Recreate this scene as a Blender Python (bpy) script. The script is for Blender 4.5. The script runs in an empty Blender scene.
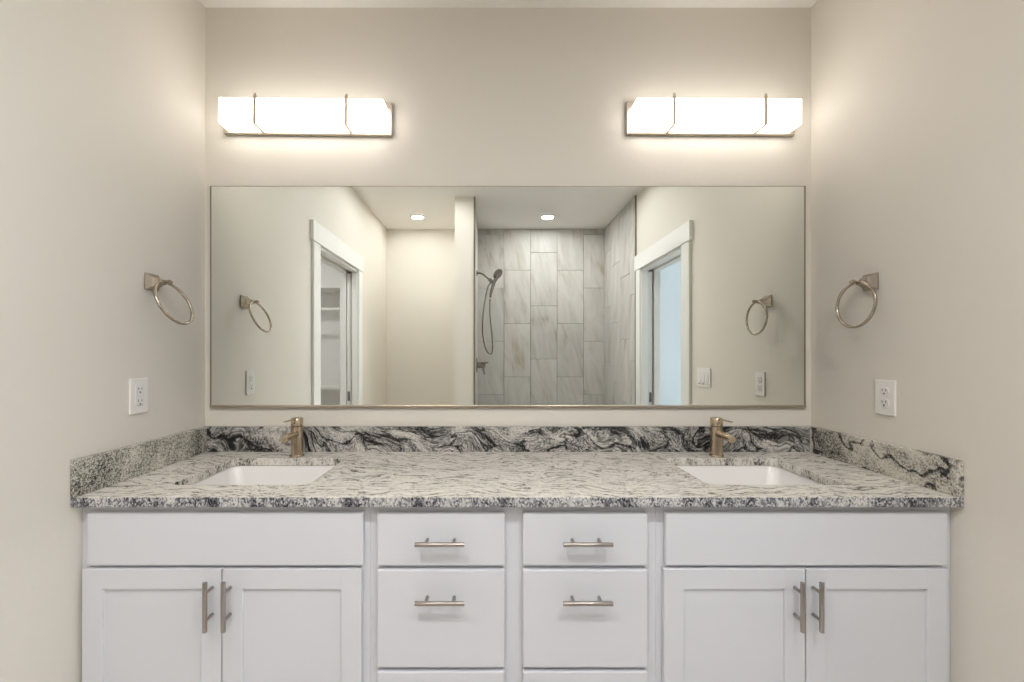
import bpy, bmesh, math, random
from mathutils import Vector, Matrix, noise as mnoise
random.seed(7)
PI = math.pi
scene = bpy.context.scene
COL = scene.collection

# ------------------------------------------------------------------ camera, world, exposure
CAM_Z = 1.317
cam = bpy.data.objects.new('camera', bpy.data.cameras.new('camera'))
COL.objects.link(cam)
cam.location = (0.0, -1.75, CAM_Z)
cam.rotation_euler = (PI/2, 0, 0)
cam.data.sensor_width = 36.0
cam.data.lens = 425.0/1024.0*36.0
cam.data.shift_x = (512-489)/1024.0
cam.data.shift_y = (354-341)/1024.0
cam.data.clip_start = 0.02
scene.camera = cam

world = bpy.data.worlds.new('daylight')
scene.world = world
world.use_nodes = True
bg = world.node_tree.nodes['Background']
bg.inputs[0].default_value = (0.78, 0.90, 1.0, 1)
bg.inputs[1].default_value = 10.5

vs = scene.view_settings
vs.view_transform = 'Standard'
vs.look = 'None'
vs.gamma = 1.0
vs.use_curve_mapping = False
vs.exposure = 0.09
cy = scene.cycles
cy.use_denoising = True
cy.max_bounces = 14
cy.diffuse_bounces = 9
cy.glossy_bounces = 6
cy.caustics_reflective = False
cy.caustics_refractive = False
cy.sample_clamp_indirect = 6.0

VANITY_L = 5.3            # radiance of the vanity lamp shades
VANITY_C = (1.0, 0.945, 0.86)
CAN_L = 340.0               # radiance of the recessed lamps
CAN_WARM = (0.985, 0.985, 1.0)
SPOT_W = 46.0              # power of the two unseen fill lamps added over the middle of the room
SPOT_C = (1.0, 0.98, 0.965)
CAN_COOL = (0.99, 0.99, 1.0)

# room, in metres
XL, XR = -1.168, 1.325
YR = -3.115                # rear wall
CEIL = 2.743
CT = 0.918                 # counter top

# ------------------------------------------------------------------ materials
def new_mat(name):
    m = bpy.data.materials.new(name)
    m.use_nodes = True
    nt = m.node_tree
    return m, nt, nt.nodes['Principled BSDF']

def mat(name, col, rough=0.5, metal=0.0, emit=None, strength=0.0, bump=0.0, bscale=120.0, spec=0.5):
    m, nt, b = new_mat(name)
    b.inputs['Base Color'].default_value = (*col, 1)
    b.inputs['Roughness'].default_value = rough
    b.inputs['Metallic'].default_value = metal
    b.inputs['Specular IOR Level'].default_value = spec
    if emit:
        b.inputs['Emission Color'].default_value = (*emit, 1)
        b.inputs['Emission Strength'].default_value = strength
    tc = nt.nodes.new('ShaderNodeTexCoord')
    nz = nt.nodes.new('ShaderNodeTexNoise')
    nz.inputs['Scale'].default_value = bscale
    nz.inputs['Detail'].default_value = 3
    nt.links.new(tc.outputs['Object'], nz.inputs['Vector'])
    if bump:
        bp = nt.nodes.new('ShaderNodeBump')
        bp.inputs['Strength'].default_value = bump
        bp.inputs['Distance'].default_value = 0.004
        nt.links.new(nz.outputs['Fac'], bp.inputs['Height'])
        nt.links.new(bp.outputs['Normal'], b.inputs['Normal'])
    else:
        mr = nt.nodes.new('ShaderNodeMapRange')
        mr.inputs['To Min'].default_value = max(0.0, rough-0.03)
        mr.inputs['To Max'].default_value = rough+0.03
        nt.links.new(nz.outputs['Fac'], mr.inputs['Value'])
        nt.links.new(mr.outputs['Result'], b.inputs['Roughness'])
    return m

def brushed(name, col, rough, stretch):
    m, nt, b = new_mat(name)
    b.inputs['Metallic'].default_value = 1.0
    b.inputs['Base Color'].default_value = (*col, 1)
    tc = nt.nodes.new('ShaderNodeTexCoord')
    mp = nt.nodes.new('ShaderNodeMapping')
    mp.inputs['Scale'].default_value = stretch
    nz = nt.nodes.new('ShaderNodeTexNoise')
    nz.inputs['Scale'].default_value = 40
    mr = nt.nodes.new('ShaderNodeMapRange')
    mr.inputs['To Min'].default_value = rough-0.06
    mr.inputs['To Max'].default_value = rough+0.08
    nt.links.new(tc.outputs['Object'], mp.inputs['Vector'])
    nt.links.new(mp.outputs['Vector'], nz.inputs['Vector'])
    nt.links.new(nz.outputs['Fac'], mr.inputs['Value'])
    nt.links.new(mr.outputs['Result'], b.inputs['Roughness'])
    return m

def ramp(nt, stops):
    r = nt.nodes.new('ShaderNodeValToRGB')
    e = r.color_ramp.elements
    while len(e) > 1:
        e.remove(e[-1])
    e[0].position = stops[0][0]; e[0].color = (*stops[0][1], 1)
    for p, c in stops[1:]:
        k = e.new(p); k.color = (*c, 1)
    return r

def granite(name, stretch, rot, big_scale, warp, fleck_scale, weights, stops, fleck_stretch=(1, 1, 1), fleck_contrast=(0.0, 1.0), big_detail=5.0, veins=None, flow=False):
    """Speckled stone: bands (stretched, warped noise) that gather fine crystals."""
    m, nt, b = new_mat(name)
    L = nt.links
    tc = nt.nodes.new('ShaderNodeTexCoord')
    wn = nt.nodes.new('ShaderNodeTexNoise')
    wn.inputs['Scale'].default_value = 3.2
    wn.inputs['Detail'].default_value = 2.0
    L.new(tc.outputs['Object'], wn.inputs['Vector'])
    sub = nt.nodes.new('ShaderNodeVectorMath'); sub.operation = 'SUBTRACT'
    sub.inputs[1].default_value = (0.5, 0.5, 0.5)
    L.new(wn.outputs['Color'], sub.inputs[0])
    sc = nt.nodes.new('ShaderNodeVectorMath'); sc.operation = 'SCALE'
    sc.inputs['Scale'].default_value = warp
    L.new(sub.outputs[0], sc.inputs[0])
    ad = nt.nodes.new('ShaderNodeVectorMath'); ad.operation = 'ADD'
    L.new(tc.outputs['Object'], ad.inputs[0]); L.new(sc.outputs[0], ad.inputs[1])
    mp = nt.nodes.new('ShaderNodeMapping')
    mp.inputs['Rotation'].default_value = rot
    L.new(ad.outputs[0], mp.inputs['Vector'])
    ms = nt.nodes.new('ShaderNodeMapping')
    ms.inputs['Scale'].default_value = stretch
    L.new(mp.outputs['Vector'], ms.inputs['Vector'])
    big = nt.nodes.new('ShaderNodeTexNoise')
    big.inputs['Scale'].default_value = big_scale
    big.inputs['Detail'].default_value = big_detail
    big.inputs['Roughness'].default_value = 0.62
    L.new(ms.outputs['Vector'], big.inputs['Vector'])
    mf = nt.nodes.new('ShaderNodeMapping')
    mf.inputs['Scale'].default_value = fleck_stretch
    L.new(mp.outputs['Vector'] if flow else tc.outputs['Object'], mf.inputs['Vector'])
    vo = nt.nodes.new('ShaderNodeTexVoronoi')
    vo.inputs['Scale'].default_value = fleck_scale
    L.new(mf.outputs['Vector'], vo.inputs['Vector'])
    fl = nt.nodes.new('ShaderNodeSeparateColor')
    L.new(vo.outputs['Color'], fl.inputs['Color'])
    fr = nt.nodes.new('ShaderNodeMapRange')
    fr.inputs['From Min'].default_value = fleck_contrast[0]
    fr.inputs['From Max'].default_value = fleck_contrast[1]
    L.new(fl.outputs['Red'], fr.inputs['Value'])
    br = nt.nodes.new('ShaderNodeMapRange')
    br.inputs['From Min'].default_value = 0.28
    br.inputs['From Max'].default_value = 0.72
    L.new(big.outputs['Fac'], br.inputs['Value'])
    m1 = nt.nodes.new('ShaderNodeMath'); m1.operation = 'MULTIPLY'; m1.inputs[1].default_value = weights[0]
    L.new(br.outputs['Result'], m1.inputs[0])
    m2 = nt.nodes.new('ShaderNodeMath'); m2.operation = 'MULTIPLY_ADD'; m2.inputs[1].default_value = weights[1]
    L.new(fr.outputs['Result'], m2.inputs[0]); L.new(m1.outputs[0], m2.inputs[2])
    val = m2.outputs[0]
    if veins:                                     # thin dark seams: the zero line of a warped noise
        vscale, width, depth = veins
        vn = nt.nodes.new('ShaderNodeTexNoise')
        vn.inputs['Scale'].default_value = vscale
        vn.inputs['Detail'].default_value = 3.0
        L.new((ms if flow else ad).outputs[0], vn.inputs['Vector'])
        d1 = nt.nodes.new('ShaderNodeMath'); d1.operation = 'SUBTRACT'; d1.inputs[1].default_value = 0.5
        L.new(vn.outputs['Fac'], d1.inputs[0])
        d2 = nt.nodes.new('ShaderNodeMath'); d2.operation = 'ABSOLUTE'
        L.new(d1.outputs[0], d2.inputs[0])
        vr = nt.nodes.new('ShaderNodeMapRange')
        vr.inputs['From Min'].default_value = 0.0; vr.inputs['From Max'].default_value = width
        vr.inputs['To Min'].default_value = depth; vr.inputs['To Max'].default_value = 0.0
        L.new(d2.outputs[0], vr.inputs['Value'])
        d3 = nt.nodes.new('ShaderNodeMath'); d3.operation = 'SUBTRACT'
        L.new(val, d3.inputs[0]); L.new(vr.outputs['Result'], d3.inputs[1])
        val = d3.outputs[0]
    rp = ramp(nt, stops)
    L.new(val, rp.inputs['Fac'])
    L.new(rp.outputs['Color'], b.inputs['Base Color'])
    b.inputs['Roughness'].default_value = 0.22
    b.inputs['Specular IOR Level'].default_value = 0.4
    return m

M = {}
M['wall'] = mat('greige_wall_paint', (0.710, 0.672, 0.608), 0.62, bump=0.10, bscale=55, spec=0.25)
M['ceiling'] = mat('ceiling_paint', (0.82, 0.80, 0.77), 0.8, bump=0.10, bscale=70, spec=0.2)
M['closet'] = mat('closet_wall_paint', (0.78, 0.775, 0.77), 0.75, bump=0.1, bscale=60, spec=0.2)
M['bedroom'] = mat('bedroom_wall_paint', (0.66, 0.69, 0.72), 0.75, bump=0.1, bscale=60, spec=0.2)
M['trim'] = mat('white_trim_paint', (0.80, 0.79, 0.77), 0.4, spec=0.4)
M['cabinet'] = mat('white_cabinet_lacquer', (0.655, 0.665, 0.705), 0.42, spec=0.4)
M['porcelain'] = mat('white_porcelain', (0.78, 0.765, 0.75), 0.22)
M['plate'] = mat('white_plastic', (0.80, 0.78, 0.75), 0.35)
M['device'] = mat('device_plastic', (0.76, 0.74, 0.72), 0.3)
M['dark'] = mat('dark_slot', (0.11, 0.10, 0.09), 0.6)
M['nickel'] = brushed('brushed_nickel', (0.40, 0.345, 0.285), 0.24, (1, 1, 12))
M['pull'] = brushed('satin_nickel_pull', (0.40, 0.36, 0.33), 0.34, (6, 6, 6))
M['bronze'] = brushed('champagne_bronze', (0.56, 0.46, 0.34), 0.24, (14, 14, 1))
M['fixture'] = brushed('champagne_fixture_metal', (0.66, 0.58, 0.48), 0.40, (1, 14, 14))
M['chrome'] = mat('shower_chrome', (0.27, 0.255, 0.235), 0.22, 1.0)
M['schluter'] = mat('tile_edge_metal', (0.30, 0.26, 0.21), 0.35, 1.0)
M['latch'] = mat('latch_metal', (0.22, 0.22, 0.23), 0.35, 1.0)
M['frame'] = brushed('mirror_frame_metal', (0.50, 0.43, 0.35), 0.30, (1, 14, 14))
M['mirror'] = mat('silvered_glass', (0.895, 0.92, 0.88), 0.0, 1.0)
M['mirror'].node_tree.nodes['Principled BSDF'].inputs['Roughness'].default_value = 0.0
for l in list(M['mirror'].node_tree.links):
    if l.to_socket.name == 'Roughness':
        M['mirror'].node_tree.links.remove(l)
M['shade'] = mat('lit_opal_acrylic', (0.85, 0.84, 0.82), 0.4, emit=VANITY_C, strength=VANITY_L)
M['can_warm'] = mat('lit_lamp_lens', (0.9, 0.9, 0.9), 0.4, emit=CAN_WARM, strength=CAN_L*0.62)
M['can_cool'] = mat('lit_lamp_lens_cool', (0.9, 0.9, 0.9), 0.4, emit=CAN_COOL, strength=CAN_L)
M['pan'] = mat('dark_shower_floor', (0.16, 0.16, 0.155), 0.5)
M['edge'] = mat('dark_mirror_edge', (0.24, 0.20, 0.165), 0.4)
M['fill_closet'] = mat('added_closet_lens', (0.9, 0.9, 0.9), 0.4, emit=CAN_WARM, strength=CAN_L*1.15)  # lens of the lamp added inside the closet
M['grout'] = mat('grey_grout', (0.25, 0.245, 0.235), 0.85, bump=0.2, bscale=200)

CREAM = (0.73, 0.695, 0.63); PALE = (0.60, 0.555, 0.49); GREY = (0.26, 0.245, 0.22)
CHAR = (0.075, 0.073, 0.07); BLACK = (0.012, 0.012, 0.013)
M['granite_top'] = granite('granite_top', (2.6, 20.0, 20.0), (0, 0, 0.05), 3.6, 0.26, 260,
    (0.74, 0.26), [(0.0, CHAR), (0.13, (0.13, 0.127, 0.118)), (0.25, (0.31, 0.297, 0.27)), (0.35, (0.52, 0.495, 0.45)), (0.46, (0.66, 0.63, 0.575)), (0.66, CREAM), (1.0, (0.79, 0.755, 0.70))],
    fleck_stretch=(0.45, 1.0, 1.0), big_detail=8.0, veins=(2.4, 0.022, 0.30), flow=True)
M['granite_edge'] = granite('granite_edge', (6.0, 6.0, 1.2), (0, 0.25, 0), 2.4, 0.04, 230,
    (0.56, 0.44), [(0.0, BLACK), (0.24, (0.045, 0.045, 0.055)), (0.42, (0.17, 0.17, 0.19)), (0.56, (0.40, 0.395, 0.395)), (0.74, (0.60, 0.585, 0.57)), (1.0, (0.72, 0.69, 0.66))],
    fleck_stretch=(1.1, 1.1, 0.72))
M['granite_cut'] = granite('granite_cut', (9.0, 7.0, 1.0), (0, 0.1, 0), 2.6, 0.04, 230,
    (0.62, 0.38), [(0.0, BLACK), (0.20, (0.06, 0.06, 0.055)), (0.34, (0.24, 0.23, 0.205)), (0.46, (0.48, 0.455, 0.41)), (0.64, (0.66, 0.625, 0.57)), (1.0, (0.74, 0.71, 0.65))],
    fleck_stretch=(1.3, 1.3, 0.5))
M['granite_back'] = granite('granite_back', (1.5, 4.0, 7.0), (0, -0.35, 0), 2.6, 0.36, 210,
    (0.66, 0.34), [(0.0, BLACK), (0.20, (0.02, 0.02, 0.021)), (0.34, (0.09, 0.089, 0.086)), (0.48, (0.24, 0.232, 0.22)), (0.64, (0.47, 0.45, 0.42)), (0.80, (0.60, 0.575, 0.54)), (1.0, (0.70, 0.67, 0.62))],
    big_detail=7.0, fleck_stretch=(0.7, 1.0, 1.4), veins=(2.2, 0.040, 0.36), flow=True)
M['granite_side'] = granite('granite_side', (4.0, 4.0, 1.4), (0.3, 0, 0), 2.6, 0.16, 260,
    (0.50, 0.50), [(0.0, BLACK), (0.16, CHAR), (0.34, (0.20, 0.195, 0.17)), (0.52, (0.42, 0.405, 0.355)), (0.74, (0.63, 0.60, 0.52)), (1.0, (0.74, 0.70, 0.63))])
M['granite_swirl'] = granite('granite_swirl', (2.0, 2.0, 1.6), (0.5, 0, 0), 2.6, 0.30, 240,
    (0.66, 0.34), [(0.0, BLACK), (0.12, CHAR), (0.25, (0.20, 0.19, 0.17)), (0.40, (0.44, 0.42, 0.37)), (0.58, (0.62, 0.59, 0.52)), (1.0, (0.74, 0.70, 0.63))],
    veins=(4.5, 0.028, 0.42))

def tile_mat():
    m, nt, b = new_mat('grey_stone_tile')
    L = nt.links
    tc = nt.nodes.new('ShaderNodeTexCoord')
    geo = nt.nodes.new('ShaderNodeNewGeometry')
    off = nt.nodes.new('ShaderNodeVectorMath'); off.operation = 'SCALE'
    off.inputs[0].default_value = (7.0, 5.0, 11.0)
    L.new(geo.outputs['Random Per Island'], off.inputs['Scale'])
    ad = nt.nodes.new('ShaderNodeVectorMath'); ad.operation = 'ADD'
    L.new(tc.outputs['Object'], ad.inputs[0]); L.new(off.outputs[0], ad.inputs[1])
    mp = nt.nodes.new('ShaderNodeMapping')
    mp.inputs['Rotation'].default_value = (0.2, 0.2, 0)
    L.new(ad.outputs[0], mp.inputs['Vector'])
    ms = nt.nodes.new('ShaderNodeMapping')
    ms.inputs['Scale'].default_value = (7.0, 7.0, 1.0)
    L.new(mp.outputs['Vector'], ms.inputs['Vector'])
    n1 = nt.nodes.new('ShaderNodeTexNoise')
    n1.inputs['Scale'].default_value = 1.6; n1.inputs['Detail'].default_value = 6; n1.inputs['Distortion'].default_value = 0.7
    L.new(ms.outputs['Vector'], n1.inputs['Vector'])
    rp = ramp(nt, [(0.30, (0.40, 0.36, 0.30)), (0.40, (0.49, 0.465, 0.425)), (0.50, (0.53, 0.51, 0.48)), (0.66, (0.575, 0.56, 0.53))])
    L.new(n1.outputs['Fac'], rp.inputs['Fac'])
    mx = nt.nodes.new('ShaderNodeMix'); mx.data_type = 'RGBA'; mx.blend_type = 'MULTIPLY'
    mx.inputs['Factor'].default_value = 1.0
    mr = nt.nodes.new('ShaderNodeMapRange')
    mr.inputs['To Min'].default_value = 0.90; mr.inputs['To Max'].default_value = 1.04
    L.new(geo.outputs['Random Per Island'], mr.inputs['Value'])
    L.new(rp.outputs['Color'], mx.inputs['A']); L.new(mr.outputs['Result'], mx.inputs['B'])
    L.new(mx.outputs['Result'], b.inputs['Base Color'])
    b.inputs['Roughness'].default_value = 0.38
    return m
M['tile'] = tile_mat()

def floor_mat(name, c1, c2):
    m, nt, b = new_mat(name)
    tc = nt.nodes.new('ShaderNodeTexCoord')
    br = nt.nodes.new('ShaderNodeTexBrick')
    br.inputs['Scale'].default_value = 1.0
    br.inputs['Brick Width'].default_value = 1.2
    br.inputs['Row Height'].default_value = 0.18
    br.inputs['Mortar Size'].default_value = 0.002
    br.inputs['Color1'].default_value = (*c1, 1)
    br.inputs['Color2'].default_value = (*c2, 1)
    br.inputs['Mortar'].default_value = (0.12, 0.10, 0.08, 1)
    nt.links.new(tc.outputs['Object'], br.inputs['Vector'])
    nt.links.new(br.outputs['Color'], b.inputs['Base Color'])
    b.inputs['Roughness'].default_value = 0.45
    return m
M['floor'] = floor_mat('plank_floor', (0.58, 0.54, 0.49), (0.63, 0.59, 0.54))

# ------------------------------------------------------------------ mesh helpers
def world_loc(o):
    v = Vector((0, 0, 0))
    while o is not None:
        v += o.location
        o = o.parent
    return v

class MB:
    """Collects shapes in world metres, links them as one mesh object."""
    def __init__(self):
        self.bm = bmesh.new()
        self.smooth = False
    def _merge(self, t, mi=0):
        for f in t.faces:
            f.material_index = mi
        me = bpy.data.meshes.new('tmp')
        t.to_mesh(me); t.free()
        self.bm.from_mesh(me)
        bpy.data.meshes.remove(me)
    def box(self, x0, x1, y0, y1, z0, z1, bev=0.0, seg=2, mi=0):
        t = bmesh.new()
        bmesh.ops.create_cube(t, size=1.0)
        for v in t.verts:
            v.co = Vector(((x0+x1)/2+v.co.x*abs(x1-x0), (y0+y1)/2+v.co.y*abs(y1-y0), (z0+z1)/2+v.co.z*abs(z1-z0)))
        if bev:
            bmesh.ops.bevel(t, geom=list(t.edges), offset=bev, segments=seg, affect='EDGES', profile=0.5)
        self._merge(t, mi)
        return self
    def loft(self, loops, cap0=True, cap1=True, closed=True, mi=0):
        t = bmesh.new()
        rows = [[t.verts.new(p) for p in lp] for lp in loops]
        n = len(rows[0])
        for a, b in zip(rows[:-1], rows[1:]):
            for i in range(n if closed else n-1):
                j = (i+1) % n
                t.faces.new((a[i], a[j], b[j], b[i]))
        if cap0: t.faces.new(list(reversed(rows[0])))
        if cap1: t.faces.new(rows[-1])
        bmesh.ops.recalc_face_normals(t, faces=t.faces)
        self._merge(t, mi)
        return self
    def cyl(self, p0, p1, r0, r1=None, seg=24, bev=0.0):
        """Cylinder or cone between two points, with a small rounded rim."""
        r1 = r0 if r1 is None else r1
        p0, p1 = Vector(p0), Vector(p1)
        d = (p1-p0); ln = d.length; d.normalize()
        u = d.orthogonal().normalized(); w = d.cross(u)
        st = [(0, r0), (ln, r1)]
        if bev:
            st = [(0, r0-bev), (bev*0.3, r0-bev*0.3), (bev, r0), (ln-bev, r1), (ln-bev*0.3, r1-bev*0.3), (ln, r1-bev)]
        loops = []
        for s, r in st:
            loops.append([p0+d*s+(u*math.cos(2*PI*k/seg)+w*math.sin(2*PI*k/seg))*r for k in range(seg)])
        return self.loft(loops)
    def lathe(self, c, axis, prof, seg=32):
        """prof: (distance along the axis, radius)."""
        c = Vector(c); d = Vector(axis).normalized()
        u = d.orthogonal().normalized(); w = d.cross(u)
        loops = [[c+d*s+(u*math.cos(2*PI*k/seg)+w*math.sin(2*PI*k/seg))*max(r, 1e-5) for k in range(seg)] for s, r in prof]
        return self.loft(loops)
    def tube(self, pts, r, seg=12, closed=False):
        pts = [Vector(p) for p in pts]
        n = len(pts)
        t = bmesh.new()
        rows = []
        ref = None
        for i, p in enumerate(pts):
            if closed:
                tg = (pts[(i+1) % n]-pts[i-1]).normalized()
            else:
                tg = (pts[min(i+1, n-1)]-pts[max(i-1, 0)]).normalized()
            if ref is None:
                ref = tg.orthogonal().normalized()
            u = (ref-tg*ref.dot(tg)).normalized(); ref = u
            w = tg.cross(u)
            rr = r[i] if isinstance(r, (list, tuple)) else r
            rows.append([t.verts.new(p+(u*math.cos(2*PI*k/seg)+w*math.sin(2*PI*k/seg))*rr) for k in range(seg)])
        m = n if closed else n-1
        for i in range(m):
            a, b = rows[i], rows[(i+1) % n]
            for k in range(seg):
                j = (k+1) % seg
                t.faces.new((a[k], a[j], b[j], b[k]))
        if not closed:
            t.faces.new(list(reversed(rows[0]))); t.faces.new(rows[-1])
        bmesh.ops.recalc_face_normals(t, faces=t.faces)
        self._merge(t)
        return self
    def slab(self, outer, holes, z0, z1, side_mi=0):
        t = bmesh.new()
        edges = []
        for lp in [outer]+holes:
            vsn = [t.verts.new((x, y, z1)) for x, y in lp]
            for i in range(len(vsn)):
                edges.append(t.edges.new((vsn[i], vsn[(i+1) % len(vsn)])))
        bmesh.ops.triangle_fill(t, use_beauty=True, use_dissolve=False, edges=edges, normal=(0, 0, 1))
        ex = bmesh.ops.extrude_face_region(t, geom=list(t.faces))
        for v in [g for g in ex['geom'] if isinstance(g, bmesh.types.BMVert)]:
            v.co.z = z0
        bmesh.ops.recalc_face_normals(t, faces=t.faces)
        for f in t.faces:
            f.material_index = 0 if abs(f.normal.z) > 0.5 else side_mi
        me = bpy.data.meshes.new('tmp'); t.to_mesh(me); t.free()
        self.bm.from_mesh(me); bpy.data.meshes.remove(me)
        return self
    def build(self, name, mats, parent=None, smooth=None):
        me = bpy.data.meshes.new(name)
        if parent is not None:
            bmesh.ops.translate(self.bm, verts=self.bm.verts, vec=-world_loc(parent))
        self.bm.to_mesh(me); self.bm.free()
        for m in (mats if isinstance(mats, (list, tuple)) else [mats]):
            me.materials.append(m)
        o = bpy.data.objects.new(name, me)
        COL.objects.link(o)
        if parent is not None:
            o.parent = parent
        if smooth:
            for p in me.polygons:
                p.use_smooth = True
            me.set_sharp_from_angle(angle=math.radians(smooth))
        return o

def thing(name, label, cat, loc, group=None):
    o = bpy.data.objects.new(name, None)
    COL.objects.link(o)
    o.empty_display_size = 0.05
    o.location = loc
    tag(o, label, cat, group)
    return o
def tag(o, label, cat, group=None):
    o['label'] = label; o['category'] = cat
    if group: o['group'] = group
    return o
def struct(name, mb, m, smooth=None):
    o = mb.build(name, m, smooth=smooth)
    o['kind'] = 'structure'
    return o
def copy_tree(o, parent=None):
    c = o.copy()
    COL.objects.link(c)
    if parent is not None: c.parent = parent
    for ch in list(o.children):
        copy_tree(ch, c)
    return c
def rrect(cx, cyy, w, d, r, n=6):
    """Rounded rectangle outline, counter-clockwise."""
    pts = []
    for sx, sy, a0 in ((1, 1, 0), (-1, 1, PI/2), (-1, -1, PI), (1, -1, 1.5*PI)):
        for k in range(n+1):
            a = a0+PI/2*k/n
            pts.append((cx+sx*(w/2-r)+r*math.cos(a), cyy+sy*(d/2-r)+r*math.sin(a)))
    return pts

# ------------------------------------------------------------------ the room shell
WT = 0.15
BX0, BX1, BY0, BY1 = 1.48, 5.0, -3.75, 0.6      # bedroom beyond the right door
CX0, CY0, CY1 = -3.0, -2.45, -0.25               # closet beyond the left door
LD0, LD1 = -1.170, -2.035                        # left doorway, near and far jamb
RD0, RD1 = -1.158, -1.960                        # right doorway
DH = 2.062

struct('floor', MB().box(CX0-0.1, BX1+0.1, BY0-0.1, BY1+0.1, -0.08, 0.0), M['floor'])
struct('ceiling', MB().box(CX0-0.1, BX1+0.1, BY0-0.1, BY1+0.1, CEIL, CEIL+0.1), M['ceiling'])
struct('wall_back', MB().box(XL-WT, XR+0.16, 0.0, 0.12, 0, CEIL), M['wall'])
struct('wall_rear', MB().box(XL-WT, XR+0.16, YR-0.12, YR, 0, CEIL), M['wall'])

def pocket_wall(name, xin, xout, yn, yf, pocket_len, s0, s1):
    """Side wall with a doorway and the hollow pocket a sliding door runs into."""
    a, b = sorted((xin, xout))
    w = MB()
    w.box(a, b, yn, 0.0, 0, CEIL)
    w.box(a, b, yf, yn, DH, CEIL)
    p = yf-pocket_len
    for u, v in ((xin, s0), (s1, xout)):
        u, v = sorted((u, v))
        w.box(u, v, p, yf, 0, DH)
    w.box(a, b, p, yf, DH, CEIL)
    w.box(a, b, YR, p, 0, CEIL)
    return struct(name, w, M['wall'])
pocket_wall('wall_left', XL, XL-WT, LD0, LD1, 0.95, XL-0.048, XL-0.098)
pocket_wall('wall_right', XR, XR+0.16, RD0, RD1, 0.90, XR+0.058, XR+0.110)

# partition between the toilet nook and the shower
PX0, PX1, PY = -0.310, -0.139, -2.110
struct('wall_partition', MB().box(PX0, PX1, YR, PY, 0, CEIL), M['wall'])

# closet and bedroom shells
c = MB()
c.box(CX0-0.1, CX0, CY0-0.1, CY1+0.1, 0, CEIL)
struct('wall_closet_side', c, M['closet'])
struct('wall_closet_far', MB().box(CX0, XL-WT, CY0-0.1, CY0, 0, CEIL), M['closet'])
struct('wall_closet_near', MB().box(CX0, XL-WT, CY1, CY1+0.1, 0, CEIL), M['closet'])
struct('wall_bedroom_far', MB().box(BX0, BX1, BY0-0.1, BY0, 0, CEIL), M['bedroom'])
struct('wall_bedroom_near', MB().box(BX0, BX1, BY1, BY1+0.1, 0, CEIL), M['bedroom'])
w = MB()                                          # outer wall with the window opening
WY0, WY1, WZ0, WZ1 = -3.2, -0.9, 0.75, 2.15
w.box(BX1, BX1+0.1, BY0-0.1, WY0, 0, CEIL)
w.box(BX1, BX1+0.1, WY1, BY1+0.1, 0, CEIL)
w.box(BX1, BX1+0.1, WY0, WY1, 0, WZ0)
w.box(BX1, BX1+0.1, WY0, WY1, WZ1, CEIL)
struct('wall_bedroom_side', w, M['bedroom'])
struct('wall_bedroom_corner', MB().box(BX0-0.0001-0.1, BX0, 0.12, BY1+0.1, 0, CEIL).box(BX0-0.1, BX0, BY0-0.1, YR-0.12, 0, CEIL), M['bedroom'])
w = MB()
for y0, y1, z0, z1 in ((WY0, WY0+0.05, WZ0, WZ1), (WY1-0.05, WY1, WZ0, WZ1), (WY0+0.05, WY1-0.05, WZ0, WZ0+0.05),
                       (WY0+0.05, WY1-0.05, WZ1-0.05, WZ1), ((WY0+WY1)/2-0.03, (WY0+WY1)/2+0.03, WZ0+0.05, WZ1-0.05)):
    w.box(BX1+0.02, BX1+0.08, y0, y1, z0, z1, 0.004)
struct('window_1', w, M['trim'])

# door casings, craftsman style: flat legs and a taller, wider head
def casing(name, side, xw, yn, yf, cw, hz0, hz1):
    w = MB()
    def lx(d0, d1):
        return sorted((xw-side*d0, xw-side*d1))     # side +1: right wall, trim stands out to -x
    a, b = lx(0.0, 0.018)
    w.box(a, b, yn, yn+cw, 0, hz0, 0.003)
    w.box(a, b, yf-cw+0.022, yf, 0, hz0, 0.003)
    a, b = lx(0.0, 0.024)
    w.box(a, b, yf-cw+0.002, yn+cw+0.020, hz0, hz1, 0.003)
    return struct(name, w, M['trim'])
casing('trim_1', -1, XL, LD0, LD1, 0.115, 2.062, 2.196)
casing('trim_2', 1, XR, RD0, RD1, 0.115, 2.058, 2.188)
def jambs(name, xin, xout, yn, yf, s0, s1):
    w = MB()
    a, b = sorted((xin, xout))
    w.box(a, b, yn-0.012, yn, 0, DH-0.02)                       # near jamb
    for u, v in ((xin, s0), (s1, xout)):
        u, v = sorted((u, v))
        w.box(u, v, yf, yf+0.012, 0, DH-0.02)                   # split far jamb
        w.box(u, v, yf, yn, DH-0.02, DH-0.001)                  # split head
    return struct(name, w, M['trim'])
jambs('trim_3', XL, XL-WT, LD0, LD1, XL-0.048, XL-0.098)
jambs('trim_4', XR, XR+0.16, RD0, RD1, XR+0.058, XR+0.110)

def pocket_door(name, x0, x1, yf, ln, lx):
    d = struct(name, MB().box(x0, x1, yf-ln, yf+0.004, 0.012, DH-0.03, 0.003), M['trim'])
    l = MB()
    l.box(lx-0.011, lx+0.011, yf+0.0042, yf+0.0062, 0.900, 0.985, 0.0008)
    o = l.build('edge_latch', M['latch'], d)
    o['label'] = 'dark metal latch plate on the door edge'
    return d
pocket_door('door_1', XL-0.093, XL-0.058, LD1, 0.86, XL-0.0755)
pocket_door('door_2', XR+0.061, XR+0.094, RD1, 0.80, XR+0.0775)

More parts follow.
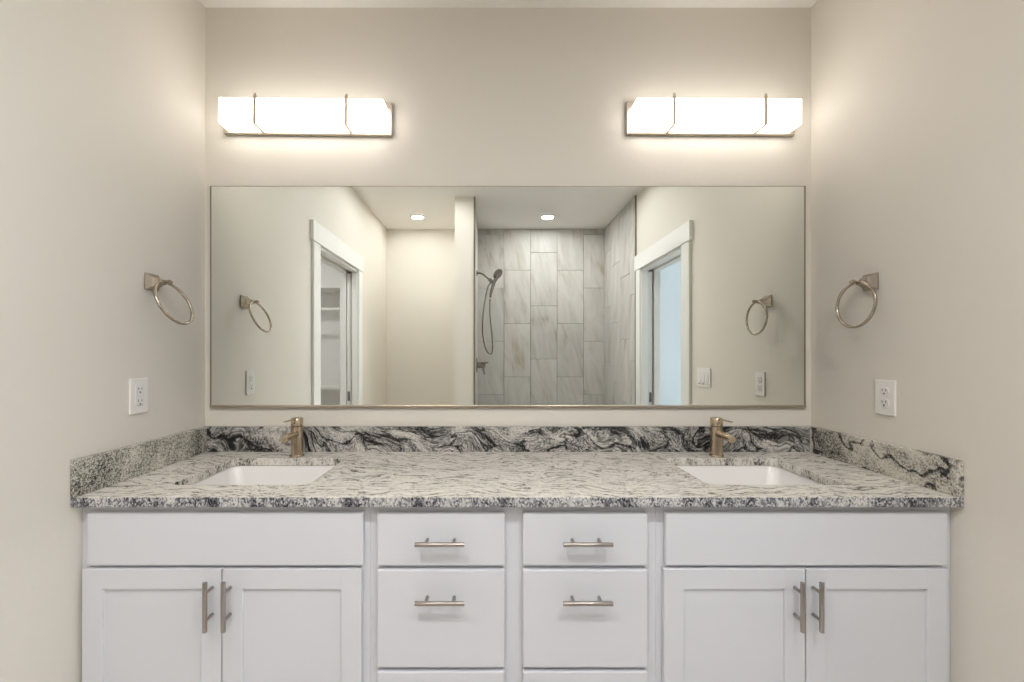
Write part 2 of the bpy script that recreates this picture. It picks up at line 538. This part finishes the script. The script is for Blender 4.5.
# baseboards
def skirt(name, boxes):
    w = MB()
    for b in boxes: w.box(*b, 0.002)
    return struct(name, w, M['trim'])
skirt('baseboard_left', [(XL, XL+0.014, LD0+0.116, -0.575, 0, 0.13), (XL, XL+0.014, YR, LD1-0.096, 0, 0.13)])
skirt('baseboard_right', [(XR-0.014, XR, RD0+0.116, -0.575, 0, 0.13)])
skirt('baseboard_rear', [(XL+0.014, PX0, YR, YR+0.014, 0, 0.13)])
skirt('baseboard_partition', [(PX0-0.014, PX0, YR+0.014, PY, 0, 0.13), (PX0-0.014, PX1, PY, PY+0.014, 0, 0.13)])

# shower tile: 12 x 24 inch stone tiles set upright in a stepped bond
TW, TH, G = 0.3022, 0.6070, 0.0035
def tile_run(w, origin, du, length, width_list, phases, nrm, zmax, th=0.010):
    """Tiles as separate blocks in one mesh, on the plane through origin along du."""
    o = Vector(origin); du = Vector(du); n = Vector(nrm)
    u = 0.0
    for wd, ph in zip(width_list, phases):
        z = ph-TH
        while z < zmax:
            z0, z1 = max(z, 0.001)+G/2, min(z+TH, zmax)-G/2
            if z1-z0 > 0.01:
                a = o+du*(u+G/2); b = o+du*(u+wd-G/2)+n*th
                w.box(min(a.x, b.x), max(a.x, b.x), min(a.y, b.y), max(a.y, b.y), z0, z1, 0.0012, 1)
            z += TH
        u += wd
SX0, SX1 = PX1, XR
# rear tiled wall; joints read from the mirror: 0, 2/3, 1/3, 2/3, 0 of a tile
z_ref = 1.317+(354-341.3)/88.5
def phase(frac): return (z_ref+frac*TH) % TH
base = MB().box(SX0, SX1, YR, YR+0.006, 0, CEIL-0.001)
struct('wall_shower_grout', base.box(SX0, SX0+0.006, YR+0.006, PY, 0, CEIL-0.001).box(SX1-0.006, SX1, YR+0.006, PY+0.03, 0, CEIL-0.001), M['grout'])
x_first = 0.170-(SX0+0.010)
ws = [x_first, TW, TW, TW, (SX1-0.012)-(0.170+3*TW)]
w = MB()
tile_run(w, (SX0+0.010, YR+0.0055, 0), (1, 0, 0), 0, ws, [phase(0), phase(1/3), phase(2/3), phase(1/3), phase(0)], (0, 1, 0), CEIL-0.002)
struct('wall_shower_rear', w, M['tile'])
ln = (PY+0.028)-(YR+0.016)
ws = [TW*0.9, TW, TW, ln-2.9*TW]
w = MB()
tile_run(w, (SX1-0.0055, YR+0.016, 0), (0, 1, 0), 0, ws, [phase(0.62), phase(0.3), phase(0), phase(0.66)], (-1, 0, 0), CEIL-0.002, 0.008)
struct('wall_shower_right', w, M['tile'])
ln = (PY-0.001)-(YR+0.016)
ws = [TW*0.9, TW, TW, ln-2.9*TW]
w = MB()
tile_run(w, (SX0+0.0055, YR+0.016, 0), (0, 1, 0), 0, ws, [phase(0.3), phase(0.62), phase(0), phase(0.3)], (1, 0, 0), CEIL-0.002, 0.008)
struct('wall_shower_left', w, M['tile'])
struct('floor_shower', MB().box(SX0+0.014, SX1-0.014, YR+0.016, PY-0.10, 0.0, 0.02), M['pan'])  # unseen, put in dark to cut bounce onto the shower ceiling
struct('trim_5', MB().box(SX0-0.001, SX0+0.0155, PY-0.001, PY+0.004, 0, CEIL-0.001, 0.001), M['schluter'])
struct('trim_6', MB().box(SX1-0.0155, SX1, PY+0.029, PY+0.034, 0, CEIL-0.001, 0.001), M['schluter'])
struct('trim_7', MB().box(SX0+0.0145, SX1-0.0145, PY-0.10, PY, 0.0, 0.09, 0.004), M['tile'])      # shower curb

# ------------------------------------------------------------------ vanity cabinets
FY = -0.530          # face frame front
DY0, DY1 = -0.5312, -0.5495   # door and drawer fronts
FZ0, FZ1 = 0.105, 0.888
def h_pull(xc, zc, parent, label=None):
    w = MB()
    yb = DY1-0.032
    w.cyl((xc-0.0685, yb, zc), (xc+0.0685, yb, zc), 0.0062, bev=0.0012)
    for s in (-1, 1):
        w.cyl((xc+s*0.038, DY1+0.0005, zc), (xc+s*0.038, yb+0.003, zc), 0.0046, seg=16)
    return w.build('bar_pull', M['pull'], parent, smooth=40)
def v_pull(xc, zc, parent):
    w = MB()
    yb = DY1-0.032
    w.cyl((xc, yb, zc-0.0685), (xc, yb, zc+0.0685), 0.0062, bev=0.0012)
    for s in (-1, 1):
        w.cyl((xc, DY1+0.0005, zc+s*0.038), (xc, yb+0.003, zc+s*0.038), 0.0046, seg=16)
    return w.build('bar_pull', M['pull'], parent, smooth=40)
def carcass(x0, x1, parent):
    w = MB()
    w.box(x0, x0+0.018, -0.505, -0.004, 0, FZ1)
    w.box(x1-0.018, x1, -0.505, -0.004, 0, FZ1)
    w.box(x0+0.018, x1-0.018, -0.016, -0.004, FZ0, FZ1)
    w.box(x0+0.018, x1-0.018, -0.505, -0.016, FZ0, FZ0+0.018)
    w.box(x0+0.018, x1-0.018, -0.460, -0.445, 0, FZ0)
    return w.build('body', M['cabinet'], parent)
def face_frame(x0, x1, uprights, rails, parent):
    """One mesh of stiles and rails: uprights are (x0, x1), rails (x0, x1, z0, z1)."""
    w = MB()
    for a, b in uprights:
        w.box(a, b, FY, -0.506, FZ0, FZ1)
    for a, b, z0, z1 in rails:
        w.box(a, b, FY, -0.506, z0, z1)
    return w.build('face_frame', M['cabinet'], parent)
def slab_front(name, x0, x1, z0, z1, parent):
    return MB().box(x0, x1, DY1, DY0, z0, z1, 0.0035, 2).build(name, M['cabinet'], parent)
def shaker_door(x0, x1, z0, z1, parent, st=0.057):
    w = MB()
    w.box(x0, x0+st, DY1, DY0, z0, z1, 0.0014, 2)
    w.box(x1-st, x1, DY1, DY0, z0, z1, 0.0014, 2)
    w.box(x0+st-0.001, x1-st+0.001, DY1+0.0001, DY0, z1-st, z1, 0.0014, 2)
    w.box(x0+st-0.001, x1-st+0.001, DY1+0.0001, DY0, z0, z0+st, 0.0014, 2)
    w.box(x0+st-0.004, x1-st+0.004, DY1+0.0075, DY0-0.0035, z0+st-0.004, z1-st+0.004)
    return w.build('door', M['cabinet'], parent)

def sink_cabinet(label, x0, x1, ff, doors, pulls):
    t = thing('vanity_cabinet', label, 'cabinet', ((x0+x1)/2, -0.265, 0))
    carcass(x0, x1, t)
    face_frame(x0, x1, [(x0, ff[0]+0.012), (ff[1]-0.012, x1)],
               [(ff[0]+0.012, ff[1]-0.012, 0.845, FZ1), (ff[0]+0.012, ff[1]-0.012, 0.695, 0.733), (ff[0]+0.012, ff[1]-0.012, FZ0, 0.15)], t)
    slab_front('false_front', ff[0], ff[1], 0.7185, 0.8680, t)
    for (a, b), p in zip(doors, pulls):
        d = shaker_door(a, b, 0.125, 0.7090, t)
        v_pull(p, 0.620, d)
    return t
B1, B2 = -0.340, 0.478
sink_cabinet('white two-door vanity cabinet under the left sink, in the left corner', XL+0.001, B1-0.0006,
             (-1.136, -0.356), [(-1.150, -0.7570), (-0.7535, -0.3615)], [-0.7815, -0.7310])
sink_cabinet('white two-door vanity cabinet under the right sink, in the right corner', B2+0.0006, XR-0.001,
             (0.500, 1.297), [(0.4945, 0.8930), (0.8965, 1.2950)], [0.8630, 0.9150])
t = thing('drawer_cabinet', 'white vanity cabinet in the middle with two stacks of drawers', 'cabinet', ((B1+B2)/2, -0.265, 0))
carcass(B1, B2, t)
DL, DR = (-0.3165, 0.0445), (0.0960, 0.4490)
rl = []
for a, b in ((B1+0.035, 0.030), (0.112, B2-0.038)):
    rl += [(a, b, 0.845, FZ1), (a, b, 0.695, 0.733), (a, b, 0.410, 0.440), (a, b, FZ0, 0.15)]
face_frame(B1, B2, [(B1, B1+0.035), (0.030, 0.112), (B2-0.038, B2)], rl, t)
for (a, b) in (DL, DR):
    xc = (a+b)/2
    for z0, z1, hz in ((0.7185, 0.8670, 0.7925), (0.4300, 0.7066, 0.6305), (0.1350, 0.4180, 0.300)):
        d = slab_front('drawer', a, b, z0, z1, t)
        h_pull(xc, hz, d)

# ------------------------------------------------------------------ granite worktop and splashes
SK = [(-0.764, 0.425), (0.882, 0.425)]
SY, SD = -0.287, 0.330
x0, x1, y0, y1 = XL+0.0008, XR-0.0008, -0.566, -0.001
outer = [(x0, y0), (x1, y0), (x1, y1), (x0, y1)]
holes = [rrect(cx, SY, w_, SD, 0.030) for cx, w_ in SK]
w = MB().slab(outer, holes, CT-0.029, CT, side_mi=1)
o = w.build('countertop', [M['granite_top'], M['granite_edge'], M['granite_cut']])
for p in o.data.polygons:                         # the cut rims of the two sink openings
    c_ = p.center
    if p.material_index == 1 and x0+0.01 < c_.x < x1-0.01 and y0+0.01 < c_.y < y1-0.01:
        p.material_index = 2
bv = o.modifiers.new('eased', 'BEVEL'); bv.width = 0.0025; bv.segments = 2; bv.limit_method = 'ANGLE'; bv.angle_limit = math.radians(50)
bv.material = -1
tag(o, 'long cream and grey granite countertop across both sinks', 'countertop')
SH = 0.103
o = MB().box(x0, x1, -0.021, -0.001, CT+0.0004, CT+SH, 0.0012).build('backsplash', M['granite_back'])
tag(o, 'long black veined granite backsplash under the mirror, behind the faucets', 'backsplash')
o = MB().box(XL+0.0008, XL+0.021, y0, -0.0216, CT+0.0004, CT+SH, 0.0012).build('backsplash', M['granite_side'])
tag(o, 'short granite side splash on the left wall', 'backsplash')
o = MB().box(XR-0.021, XR-0.0008, y0, -0.0216, CT+0.0004, CT+SH, 0.0012).build('backsplash', M['granite_swirl'])
tag(o, 'short granite side splash on the right wall', 'backsplash')

# ------------------------------------------------------------------ sinks
def make_sink(cx, w_, label):
    zt = CT-0.0295
    t = thing('undermount_sink', label, 'sink', (cx, SY, zt-0.15), 'undermount sinks')
    def lp(w2, d2, r, z): return [(x, y, z) for x, y in rrect(cx, SY, w2, d2, r, 6)]
    W, D = w_, SD
    loops = [lp(W+0.040, D+0.040, 0.045, zt-0.012), lp(W+0.040, D+0.040, 0.045, zt), lp(W+0.010, D+0.010, 0.034, zt),
             lp(W+0.004, D+0.004, 0.036, zt-0.004), lp(W-0.010, D-0.010, 0.045, zt-0.075), lp(W-0.030, D-0.030, 0.055, zt-0.115),
             lp(W-0.075, D-0.075, 0.060, zt-0.134), lp(W-0.16, D-0.14, 0.060, zt-0.139), lp(0.075, 0.075, 0.0374, zt-0.143)]
    w = MB().loft(loops, cap0=False, cap1=False)
    outl = [lp(W+0.040, D+0.040, 0.045, zt-0.012), lp(W+0.016, D+0.016, 0.04, zt-0.013), lp(W, D, 0.045, zt-0.09), lp(W-0.05, D-0.05, 0.06, zt-0.140),
            lp(0.080, 0.080, 0.0399, zt-0.152), lp(0.075, 0.075, 0.0374, zt-0.143)]
    w.loft(outl, cap0=False, cap1=False)
    b = w.build('basin', M['porcelain'], t, smooth=50)
    MB().lathe((cx, SY, zt-0.150), (0, 0, 1), [(0, 0.020), (0, 0.036), (0.0065, 0.037), (0.0085, 0.034), (0.0075, 0.026), (0.0045, 0.022)]).build('drain', M['bronze'], t, smooth=40)
    return t
sk = make_sink(SK[0][0], SK[0][1], 'white rectangular undermount sink in the left half of the countertop')
s2 = copy_tree(sk); s2.location.x = SK[1][0]
s2['label'] = 'white rectangular undermount sink in the right half of the countertop'

# ------------------------------------------------------------------ faucets
def make_faucet(cx, label):
    fy = -0.087
    z = CT+0.0003
    t = thing('faucet', label, 'faucet', (cx, fy, z), 'single-hole faucets')
    MB().lathe((cx, fy, z), (0, 0, 1), [(0, 0.0262), (0.0045, 0.0262), (0.006, 0.025), (0.006, 0.02)]).build('base_ring', M['bronze'], t, smooth=40)
    R = 0.0224
    MB().lathe((cx, fy, z+0.005), (0, 0, 1), [(0, 0.018), (0, R), (0.1115, R), (0.1125, R-0.0012), (0.1125, R-0.006)], 40).build('body', M['bronze'], t, smooth=40)
    h = MB().lathe((cx, fy, z+0.1188), (0, 0, 1), [(0, R-0.004), (0, R-0.0010), (0.001, R), (0.028, R), (0.0305, R-0.0018), (0.0312, R-0.005)], 40)
    h = h.build('handle', M['bronze'], t, smooth=40)
    # flat lever that sweeps forward from the top of the handle
    zz = z+0.1465
    loops = []
    for yy, hw, dz, th in ((-0.006, 0.0062, 0.0, 0.0032), (-0.022, 0.0060, 0.0002, 0.0030), (-0.055, 0.0050, 0.0010, 0.0024), (-0.095, 0.0043, 0.0022, 0.0020), (-0.106, 0.0036, 0.0026, 0.0016)):
        y_ = fy+yy
        loops.append([(cx-hw, y_, zz+dz-th), (cx+hw, y_, zz+dz-th), (cx+hw, y_, zz+dz+th), (cx-hw, y_, zz+dz+th)])
    MB().loft(loops).build('lever', M['bronze'], h, smooth=30)
    MB().cyl((cx, fy-R+0.001, z+0.1320), (cx, fy-R-0.0004, z+0.1320), 0.0032, seg=16).build('set_screw', M['dark'], h)
    sz = z+0.0885
    s = MB()
    prof = [(0.0, 0.0142), (0.020, 0.0142), (0.088, 0.0135), (0.094, 0.0130), (0.096, 0.0115)]
    loops = []
    for a, r in prof:
        loops.append([(cx+r*math.cos(2*PI*k/28), fy-0.014-a*1.0, sz-0.02*a+r*math.sin(2*PI*k/28)) for k in range(28)])
    s.loft(loops)
    sp = s.build('spout', M['bronze'], t, smooth=40)
    MB().lathe((cx, fy-0.096, sz-0.0122), (0, 0, -1), [(0, 0.0085), (0.0055, 0.0085), (0.0062, 0.007), (0.0045, 0.0065)], 24).build('aerator', M['nickel'], sp, smooth=40)
    return t
f1 = make_faucet(-0.751, 'champagne bronze single-lever faucet behind the left sink')
f2 = copy_tree(f1); f2.location.x = 0.890
f2['label'] = 'champagne bronze single-lever faucet behind the right sink'

# ------------------------------------------------------------------ mirror
MX0, MX1, MZ0, MZ1 = -1.142, 1.296, 1.098, 2.006
t = thing('wall_mirror', 'wide frameless-looking vanity mirror with a thin metal edge above the countertop', 'mirror', ((MX0+MX1)/2, -0.001, MZ0))
MB().box(MX0+0.001, MX1-0.001, -0.006, -0.002, MZ0+0.006, MZ1-0.001).build('mirror_glass', M['mirror'], t)
w = MB()
w.box(MX0, MX1, -0.016, -0.001, MZ0, MZ0+0.009, 0.0012)
w.box(MX0, MX1, -0.0085, -0.001, MZ1-0.0015, MZ1, 0.0004)
w.box(MX0-0.002, MX0+0.0018, -0.0085, -0.001, MZ0, MZ1, 0.0004, mi=1)
w.box(MX1-0.0018, MX1+0.0025, -0.0085, -0.001, MZ0, MZ1, 0.0004, mi=1)
w.build('frame', [M['frame'], M['edge']], t)

# ------------------------------------------------------------------ vanity lights
def make_light(cx, label):
    zc = 2.279
    t = thing('vanity_light', label, 'wall light', (cx, 0.0, zc), 'bar lights above the mirror')
    w = MB()
    w.box(cx-0.343, cx+0.343, -0.020, -0.0005, zc-0.066, zc+0.066, 0.002)
    w.build('back_plate', M['fixture'], t)
    MB().box(cx-0.3235, cx+0.3235, -0.083, -0.0203, zc-0.058, zc+0.042, 0.003, 3).build('shade', M['shade'], t)
    for sx in (-0.179, 0.179):
        x = cx+sx
        w = MB()
        q = 0.0052
        w.box(x-q, x+q, -0.0885, -0.0838, zc-0.0635, zc+0.0520)          # down the front
        w.box(x-q, x+q, -0.0838, -0.0200, zc-0.0635, zc-0.0588)          # back under the shade
        w.box(x-q, x+q, -0.0838, -0.0200, zc+0.0432, zc+0.0475)          # back over the shade
        w.cyl((x, -0.0862, zc+0.0480), (x, -0.0862, zc+0.0570), 0.0052, seg=16)   # finial at the top of the strap
        w.build('strap', M['fixture'], t)
    return t
l1 = make_light(-0.7385, 'lit bar light on the left, above the left sink')
l2 = copy_tree(l1); l2.location.x = 0.9045
l2['label'] = 'lit bar light on the right, above the right sink'
l1.rotation_euler.y = 0.011
l2.rotation_euler.y = 0.006

# ------------------------------------------------------------------ towel rings
def towel_ring(side, xw, yc, zc, swing, label):
    """side +1: on the right wall, stands out to -x."""
    t = thing('towel_ring', label, 'towel ring', (xw, yc, zc), 'brushed towel rings')
    X = lambda d: xw-side*d
    w = MB()
    loops = []
    for d, h in ((0.0006, 0.0275), (0.005, 0.0285), (0.007, 0.0270), (0.015, 0.0200), (0.026, 0.0140), (0.038, 0.0100), (0.047, 0.0085)):
        loops.append([(X(d), yc-h, zc-h), (X(d), yc+h, zc-h), (X(d), yc+h, zc+h), (X(d), yc-h, zc+h)])
    w.loft(loops)
    w.build('mount', M['nickel'], t, smooth=25)
    p = MB()
    ax = (-side, 0, 0)
    p.lathe((X(0.044), yc, zc), ax, [(0, 0.0065), (0.002, 0.0065), (0.004, 0.0052), (0.013, 0.0052), (0.015, 0.0076), (0.024, 0.0082), (0.029, 0.0064), (0.0305, 0.003)], 24)
    p.build('post', M['nickel'], t, smooth=40)
    R = 0.0765
    pts = []
    n = 64
    for k in range(n):
        a = 2*PI*k/n
        dy, dz = R*math.sin(a), -R+R*math.cos(a)          # hangs from its top
        pts.append((X(0.0525-dz*math.sin(swing)), yc+dy, zc+dz*math.cos(swing)-0.002))
    MB().tube(pts, 0.0050, 12, closed=True).build('ring', M['nickel'], t, smooth=60)
    return t
towel_ring(-1, XL, -0.283, 1.565, 0.40, 'brushed nickel towel ring on the left wall, its ring swung outward')
towel_ring(1, XR, -0.278, 1.566, 0.05, 'brushed nickel towel ring on the right wall, its ring hanging straight')

# ------------------------------------------------------------------ outlets and switches
def outlet(side, xw, yc, zc, label, kind):
    t = thing('electrical_outlet', label, 'outlet', (xw, yc, zc))
    def bx(mb, d0, d1, y0, y1, z0, z1, bev=0.0):
        a, b = sorted((xw-side*d0, xw-side*d1))
        mb.box(a, b, yc+y0, yc+y1, zc+z0, zc+z1, bev)
    w = MB(); bx(w, 0.0004, 0.0065, -0.036, 0.036, -0.0585, 0.0585, 0.002)
    w.build('cover_plate', M['plate'], t)
    def slots(parent, z, d):
        s = MB()
        bx(s, d, d+0.0005, -0.0075, -0.0055, z+0.002, z+0.010)
        bx(s, d, d+0.0005, 0.0055, 0.0075, z+0.002, z+0.009)
        a, b = xw-side*d, xw-side*(d+0.0005)
        s.cyl((a, yc, zc+z-0.006), (b, yc, zc+z-0.006), 0.0030, seg=14)
        s.build('slots', M['dark'], parent)
    if kind == 'gfci':
        r = MB(); bx(r, 0.0064, 0.0085, -0.0165, 0.0165, -0.0335, 0.0335, 0.0008)
        r = r.build('receptacle', M['device'], t)
        slots(r, 0.018, 0.0084); slots(r, -0.021, 0.0084)
        b = MB(); bx(b, 0.0084, 0.0098, -0.0085, 0.0085, 0.0012, 0.0050, 0.0004); b.build('reset_button', M['plate'], r)
        b = MB(); bx(b, 0.0084, 0.0089, -0.0110, 0.0110, -0.0320, -0.0307); b.build('status_strip', M['dark'], r)
    else:
        for z in (0.0195, -0.0195):
            r = MB()
            loops = []
            for d, k in ((0.0060, 1.0), (0.0080, 1.0), (0.0084, 0.96)):
                pts = []
                for i in range(32):
                    a = 2*PI*i/32
                    pts.append((xw-side*d, yc+k*0.0172*math.cos(a), zc+z+k*max(-0.0140, min(0.0140, 0.0172*math.sin(a)))))
                loops.append(pts)
            r = r.loft(loops).build('receptacle', M['device'], t)
            slots(r, z, 0.0083)
        s = MB()
        s.cyl((xw-side*0.0062, yc, zc), (xw-side*0.0074, yc, zc), 0.0030, seg=14)
        s.build('screw', M['plate'], t)
    return t
outlet(-1, XL, -0.337, 1.178, 'white outlet with a rectangular face on the left wall', 'gfci')
outlet(1, XR, -0.333, 1.172, 'white duplex outlet with two round faces on the right wall', 'duplex')

t = thing('light_switch', 'white three-gang switch plate seen in the mirror beside the right doorway', 'light switch', (XR, -0.878, 1.174))
MB().box(XR-0.0065, XR-0.0004, -0.878-0.0815, -0.878+0.0815, 1.174-0.0585, 1.174+0.0585, 0.002).build('cover_plate', M['plate'], t)
for k in (-1, 0, 1):
    y = -0.878+k*0.046
    r = MB()
    r.loft([[(XR-0.006, y-0.0165, 1.174-0.0335), (XR-0.006, y+0.0165, 1.174-0.0335), (XR-0.006, y+0.0165, 1.174+0.0335), (XR-0.006, y-0.0165, 1.174+0.0335)],
            [(XR-0.0105, y-0.0155, 1.174-0.0325), (XR-0.0105, y+0.0155, 1.174-0.0325), (XR-0.0068, y+0.0155, 1.174+0.0325), (XR-0.0068, y-0.0155, 1.174+0.0325)]])
    r = r.build('rocker', M['device'], t)
    if k < 1:
        MB().box(XR-0.0072, XR-0.0062, y-0.009, y+0.009, 1.174-0.044, 1.174-0.038).build('indicator', M['dark'], r)

# ------------------------------------------------------------------ recessed lamps, seen ones and added unseen fill
def recessed(x, y, label, lens, r=0.062):
    t = thing('recessed_light', label, 'ceiling light', (x, y, CEIL), None)
    MB().lathe((x, y, CEIL-0.0003), (0, 0, -1), [(0, r-0.004), (0, r+0.020), (0.003, r+0.020), (0.006, r+0.012), (0.0065, r), (0.003, r-0.004)], 40).build('trim_ring', M['plate'], t, smooth=40)
    MB().lathe((x, y, CEIL-0.0005), (0, 0, -1), [(0, r-0.006), (0.003, r-0.006)], 32).build('lens', lens, t)
    return t
recessed(-0.745, -2.69, 'lit round recessed light above the toilet nook, left of the partition', M['can_warm'])
recessed(0.610, -2.69, 'lit round recessed light above the tiled shower', M['can_cool'])
for x, lb in ((-0.55, 'added unseen fill light over the left half of the room, facing the left sink'), (0.70, 'added unseen fill light over the right half of the room, facing the right sink')):
    t = recessed(x, -1.74, lb, M['can_cool'])  # out of view, added to brighten the cabinet fronts
    ld = bpy.data.lights.new('fill_lamp', 'SPOT')
    ld.energy = SPOT_W; ld.color = SPOT_C; ld.shadow_soft_size = 0.16
    ld.spot_size = math.radians(108); ld.spot_blend = 0.7
    lo = bpy.data.objects.new('fill_lamp', ld); COL.objects.link(lo)
    lo.parent = t; lo.location = (0, 0, -0.02)
    lo.rotation_euler.x = math.radians(12)           # added spot turned a little towards the vanity
recessed(-2.0, -1.25, 'added unseen fill light inside the closet', M['fill_closet'])  # out of view, added so the closet is not too dark

# ------------------------------------------------------------------ shower fittings on the partition
sx = SX0+0.0142
SYC = -2.52
t = thing('handheld_shower', 'handheld shower on an arm with a looped hose, on the tiled partition', 'shower head', (sx, SYC, 2.125))
w = MB()
w.lathe((sx, SYC, 2.125), (1, 0, 0), [(0, 0.028), (0.003, 0.030), (0.008, 0.024), (0.010, 0.012)], 28)
w.build('flange', M['chrome'], t, smooth=40)
arm = [(sx+0.004, SYC, 2.125), (sx+0.035, SYC, 2.128), (sx+0.065, SYC, 2.115), (sx+0.10, SYC, 2.085), (sx+0.135, SYC, 2.056)]
MB().tube(arm, 0.0095, 14).build('arm', M['chrome'], t, smooth=60)
br = MB()
br.cyl((sx+0.125, SYC, 2.066), (sx+0.168, SYC, 2.030), 0.018, 0.016, 20, 0.002)
br.cyl((sx+0.160, SYC, 2.022), (sx+0.178, SYC+0.004, 2.052), 0.018, 0.018, 20, 0.002)
br.build('holder', M['chrome'], t, smooth=40)
hd = MB()
hx = sx+0.172
hd.tube([(hx-0.035, SYC, 1.880), (hx-0.028, SYC, 1.925), (hx-0.012, SYC, 1.985), (hx+0.004, SYC, 2.035), (hx+0.028, SYC, 2.085), (hx+0.046, SYC, 2.125)],
        [0.010, 0.014, 0.016, 0.017, 0.020, 0.016], 16)
d = Vector((0.62, 0.50, -0.60)).normalized()
hd.lathe(Vector((hx+0.036, SYC, 2.122))-d*0.014, d, [(0, 0.020), (0.006, 0.044), (0.016, 0.056), (0.026, 0.058), (0.030, 0.054)], 32)
hd.build('hand_spray', M['chrome'], t, smooth=50)
hose = []
P = [Vector(p) for p in ((sx+0.140, SYC, 2.030), (sx+0.105, SYC+0.005, 1.96), (sx+0.070, SYC+0.015, 1.75), (sx+0.060, SYC+0.02, 1.55), (sx+0.085, SYC+0.02, 1.39),
     (sx+0.128, SYC+0.02, 1.318), (sx+0.158, SYC+0.02, 1.345), (sx+0.155, SYC+0.015, 1.50), (sx+0.135, SYC+0.005, 1.70), (hx-0.037, SYC, 1.870))]
for i in range(len(P)-1):
    a, b, c_, d_ = P[max(i-1, 0)], P[i], P[i+1], P[min(i+2, len(P)-1)]
    for k in range(8):
        s = k/8.0
        hose.append(0.5*((2*b)+(c_-a)*s+(2*a-5*b+4*c_-d_)*s*s+(3*b-a-3*c_+d_)*s**3))
hose.append(P[-1])
MB().tube(hose, 0.0075, 10).build('hose', M['chrome'], t, smooth=60)
t = thing('shower_valve', 'shower valve with a lever handle low on the tiled partition', 'shower valve', (sx, SYC, 1.205))
MB().lathe((sx, SYC, 1.205), (1, 0, 0), [(0, 0.075), (0.003, 0.078), (0.008, 0.070), (0.010, 0.03)], 36).build('escutcheon', M['chrome'], t, smooth=40)
h = MB().lathe((sx+0.010, SYC, 1.205), (1, 0, 0), [(0, 0.030), (0.030, 0.028), (0.060, 0.026), (0.078, 0.022), (0.081, 0.012)], 28).build('handle', M['chrome'], t, smooth=40)
w = MB()
w.tube([(sx+0.062, SYC, 1.205), (sx+0.072, SYC+0.012, 1.16), (sx+0.082, SYC+0.02, 1.110)], [0.013, 0.011, 0.009], 12)
w.build('lever', M['chrome'], h, smooth=50)
w = MB()
w.cyl((sx+0.030, SYC, 1.222), (sx+0.112, SYC+0.05, 1.232), 0.011, 0.008, 12)
w.build('diverter', M['chrome'], h, smooth=50)

# ------------------------------------------------------------------ closet fittings
def closet_shelf(z, label):
    t = thing('closet_shelf', label, 'shelf', (-2.15, CY0, z))
    MB().box(CX0+0.002, XL-WT-0.002, CY0+0.001, CY0+0.305, z, z+0.019, 0.0015).build('board', M['trim'], t)
    MB().box(CX0+0.002, XL-WT-0.002, CY0+0.001, CY0+0.019, z-0.032, z-0.0005, 0.0015).build('cleat', M['trim'], t)
    MB().cyl((CX0+0.003, CY0+0.24, z-0.19), (XL-WT-0.003, CY0+0.24, z-0.19), 0.014, seg=18).build('hanging_rod', M['trim'], t, smooth=40)
    return t
closet_shelf(1.923, 'white upper closet shelf seen through the left doorway in the mirror')
closet_shelf(0.995, 'white lower closet shelf seen through the left doorway in the mirror')
